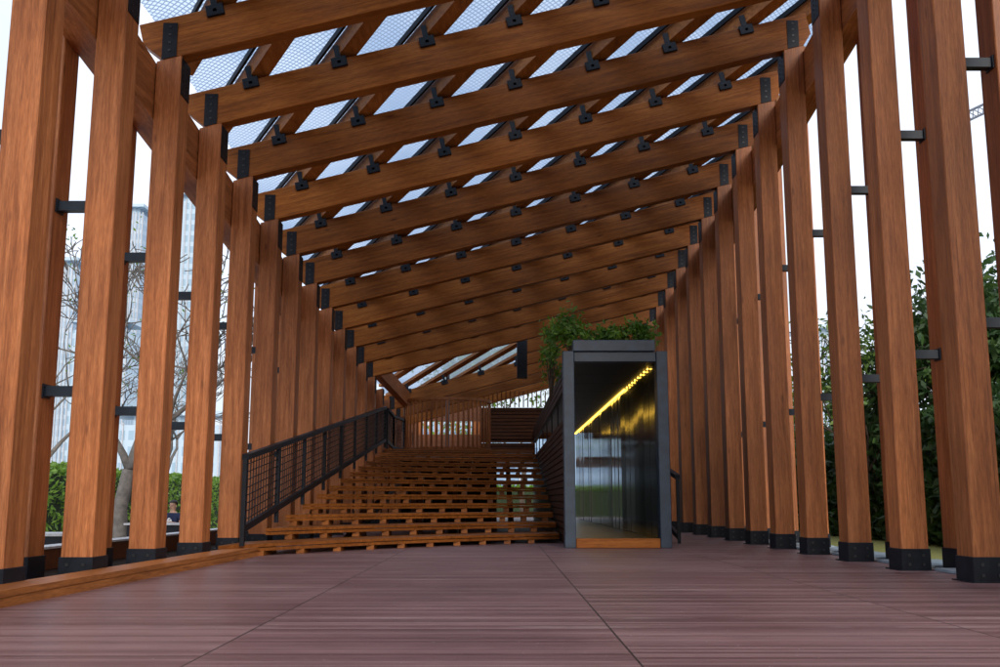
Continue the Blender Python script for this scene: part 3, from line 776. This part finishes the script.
me = bpy.data.meshes.new('face'); fb.to_mesh(me); fb.free()
for mt in (SKIN, HAIR, plain('lips', (.35, .12, .10), .5)): me.materials.append(mt)
fo = bpy.data.objects.new('face', me); col.objects.link(fo); fo.parent = pe
pb = bmesh.new()
for c, r in (((0, -.134, .80), (.075, .012, .022)), ((.0, -.137, .855), (.035, .012, .018)), ((-.03, -.136, .83), (.02, .012, .02)), ((.04, -.136, .825), (.028, .012, .016))): blob(pb, c, r, 0)
me = bpy.data.meshes.new('shirt_print'); pb.to_mesh(me); pb.free(); me.materials.append(WHITE)
po = bpy.data.objects.new('shirt_print', me); col.objects.link(po); po.parent = pe

# ------------------------------------------------------------------ right garden
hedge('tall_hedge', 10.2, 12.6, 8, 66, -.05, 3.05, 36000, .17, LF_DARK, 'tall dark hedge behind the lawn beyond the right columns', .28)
tree('leafy_tree', (9.7, 27.5, -.05), 5.6, .08, 'airy light green tree with sky showing through beyond the right columns', LF_MID, 1500, .09, seed=5, spread=.55, clump=.42, bark=BARKD)
tree('evergreen_tree', (12.0, 26.5, -.05), 4.9, .17, 'dense dark green tree seen between the two nearest right columns', LF_DARK, 9000, .15, seed=8, clump=.6, bark=BARKD)
tree('evergreen_tree', (14.2, 25.5, -.05), 6.2, .22, 'dense dark green tree at the right edge of the view', LF_DARK, 9000, .15, seed=9, clump=.6, bark=BARKD)
tree('leafy_tree', (12.6, 38, -.05), 4.8, .14, 'small light green tree farther along the hedge', LF_MID, 2200, .12, seed=15, clump=.5, bark=BARKD)
random.seed(5)
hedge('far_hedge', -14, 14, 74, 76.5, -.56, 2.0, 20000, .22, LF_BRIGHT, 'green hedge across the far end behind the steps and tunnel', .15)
tree('leafy_tree', (1.5, 70, -.56), 11, .2, 'leafy green tree beyond the backlit slats behind the steps', LF_BRIGHT, 9000, .2, seed=17, clump=.8, bark=BARKD)
random.seed(6)

# ------------------------------------------------------------------ distant city
def tower(x, y, w, d, h, mat, label, cap=True):
    t = thing('glass_tower', (x, y, -.56), label, 'tower', None)
    bm = bmesh.new(); box(bm, x-w/2, x+w/2, y, y+d, -.56, h); link('facade', bm, mat, t, (x, y, 0))
    bm = bmesh.new()
    for k in range(9):
        xx = x-w/2+w*k/8; box(bm, xx-.12, xx+.12, y-.5, y, 0, h+.5)
    link('fins', bm, PALEM, t, (x, y, 0))
    bm = bmesh.new(); box(bm, x-w*.55, x+w*.55, y-1, y+d+1, h+2.2, h+3.2); box(bm, x-w*.3, x+w*.3, y+1, y+d-1, h, h+2.2); link('roof_cap', bm, TW2, t, (x, y, h))
f = 1016; ct, sn = math.cos(R(9.33)), math.sin(R(9.33))
def at(px, py, y):
    v = 333.5-py; Y = f*ct-v*sn; return ((px-500)/Y*y, 1+(f*sn+v*ct)/Y*y)
for (px, w, py, y, mat, lab) in ((131, 8, 214, 320, TW1, 'slim pale blue glass tower seen between the second and third left columns'),
                                  (192, 14, 201, 330, TW2, 'tall pale glass tower with a projecting roof seen behind the fourth left column'),
                                  (62, 9, 268, 300, TW1, 'lower pale glass tower behind the bare tree between the nearest left columns'),
                                  (100, 16, 330, 290, TW2, 'wide mid-height glass block behind the forked tree'),
                                  (165, 26, 425, 240, TW2, 'low pale office block beyond the hedge behind the seated person')):
    x, z = at(px, py, y); tower(x, y, w, 12, z, mat, lab)
TW3 = tower_mat('reflection_blue_wall', (.22, .33, .46), (.10, .18, .30), 1.9, 2.6)  # for a block added far off to darken the polished tunnel wall's reflection
x, z = at(560, 425, 210); tower(4, 210, 60, 14, z, TW3, 'long added blue glass block far beyond the end of the tunnel and steps')
x, z = at(822, 337, 260); tower(x, 260, 9, 12, z, TW1, 'grey building far behind the light green tree on the right')
# crane
x, z = at(1012, 92, 300)
cr = thing('tower_crane', (x+.0, 300, -.56), 'distant tower crane whose lattice jib shows beside the nearest right column', 'crane')
def lattice(bm, a, b, w, n):
    a, b = Vector(a), Vector(b); d = (b-a).normalized(); s = d.cross(Vector((0, 1, 0))).normalized()*w/2; e = Vector((0, w/2, 0))
    cs = [s+e, s-e, -s-e, -s+e]
    for c in cs: bar(bm, a+c, b+c, .35)
    for i in range(n):
        p = a+(b-a)*i/n; q = a+(b-a)*(i+1)/n
        for c1, c2 in zip(cs, cs[1:]+cs[:1]): bar(bm, p+c1, q+c2, .22)
x0, z0 = at(980, 104, 300)
xm = 300*.512
bm = bmesh.new(); lattice(bm, (xm, 300, -.5), (xm, 300, 129), 3, 30); link('mast', bm, CRANE, cr, (xm, 300, 0))
xa, za = at(962, 119, 300); xb, zb = at(1075, 66, 300)
bm = bmesh.new(); lattice(bm, (xa, 300, za), (xb, 300, zb), 2.6, 22); link('jib', bm, CRANE, cr, (xa, 300, za))

for o in bpy.data.objects:
    if o.parent is None and 'category' in o:
        gname = {'glass_tower': 'glass towers on the skyline', 'bare_tree': 'bare trees beyond the left columns', 'evergreen_tree': 'dark trees at the right edge',
                 'leafy_tree': 'light green trees', 'planter_shrub': 'plants on the tunnel roof', 'cafe_table': 'outdoor tables beyond the left columns'}.get(o.name.split('.')[0])
        if gname: o['group'] = gname
# ------------------------------------------------------------------ world, sun, camera
w = bpy.data.worlds.new('World'); sc.world = w; w.use_nodes = True; nt = w.node_tree
bg = nt.nodes['Background']; sky = nt.nodes.new('ShaderNodeTexSky'); sky.sky_type = 'NISHITA'; sky.sun_disc = False
EL, AZ = 27, 165
sky.sun_elevation = R(EL); sky.sun_rotation = R(AZ); sky.air_density = 1.0; sky.dust_density = 4.0; sky.ozone_density = 1.2
tc = nt.nodes.new('ShaderNodeTexCoord'); nn = nt.nodes.new('ShaderNodeTexNoise'); nn.inputs['Scale'].default_value = 2.2; nn.inputs['Detail'].default_value = 6
nt.links.new(tc.outputs['Generated'], nn.inputs['Vector'])
rp = nt.nodes.new('ShaderNodeValToRGB'); rp.color_ramp.elements[0].position = .35; rp.color_ramp.elements[0].color = (.45,)*3+(1,)
rp.color_ramp.elements[1].position = .7; rp.color_ramp.elements[1].color = (.9,)*3+(1,)
nt.links.new(nn.outputs['Fac'], rp.inputs[0])
mx = nt.nodes.new('ShaderNodeMix'); mx.data_type = 'RGBA'; nt.links.new(rp.outputs[0], mx.inputs[0]); nt.links.new(sky.outputs[0], mx.inputs[6])
mx.inputs[7].default_value = (9.0, 9.6, 11.0, 1)
nt.links.new(mx.outputs[2], bg.inputs['Color']); bg.inputs['Strength'].default_value = .12
sl = bpy.data.lights.new('sun', 'SUN'); sl.energy = 1.5; sl.angle = R(20); sl.color = (1, .95, .88)
so = bpy.data.objects.new('sun', sl); col.objects.link(so)
dv = Vector((math.sin(R(AZ))*math.cos(R(EL)), math.cos(R(AZ))*math.cos(R(EL)), math.sin(R(EL))))
so.rotation_euler = dv.to_track_quat('Z', 'Y').to_euler(); so.location = dv*60

cam = bpy.data.cameras.new('camera'); co = bpy.data.objects.new('camera', cam); col.objects.link(co)
cam.sensor_width = 36; cam.lens = 36*1.016; cam.clip_end = 8000; cam.clip_start = .05
co.location = (0, 0, U); co.rotation_euler = (R(90+9.33), 0, 0)
sc.camera = co
vs = sc.view_settings; vs.view_transform = 'Standard'; vs.look = 'None'; vs.exposure = .36; vs.gamma = 1
sc.render.engine = 'CYCLES'
sc.render.resolution_x, sc.render.resolution_y = 1024, 683
sc.cycles.max_bounces = 8; sc.cycles.transparent_max_bounces = 12
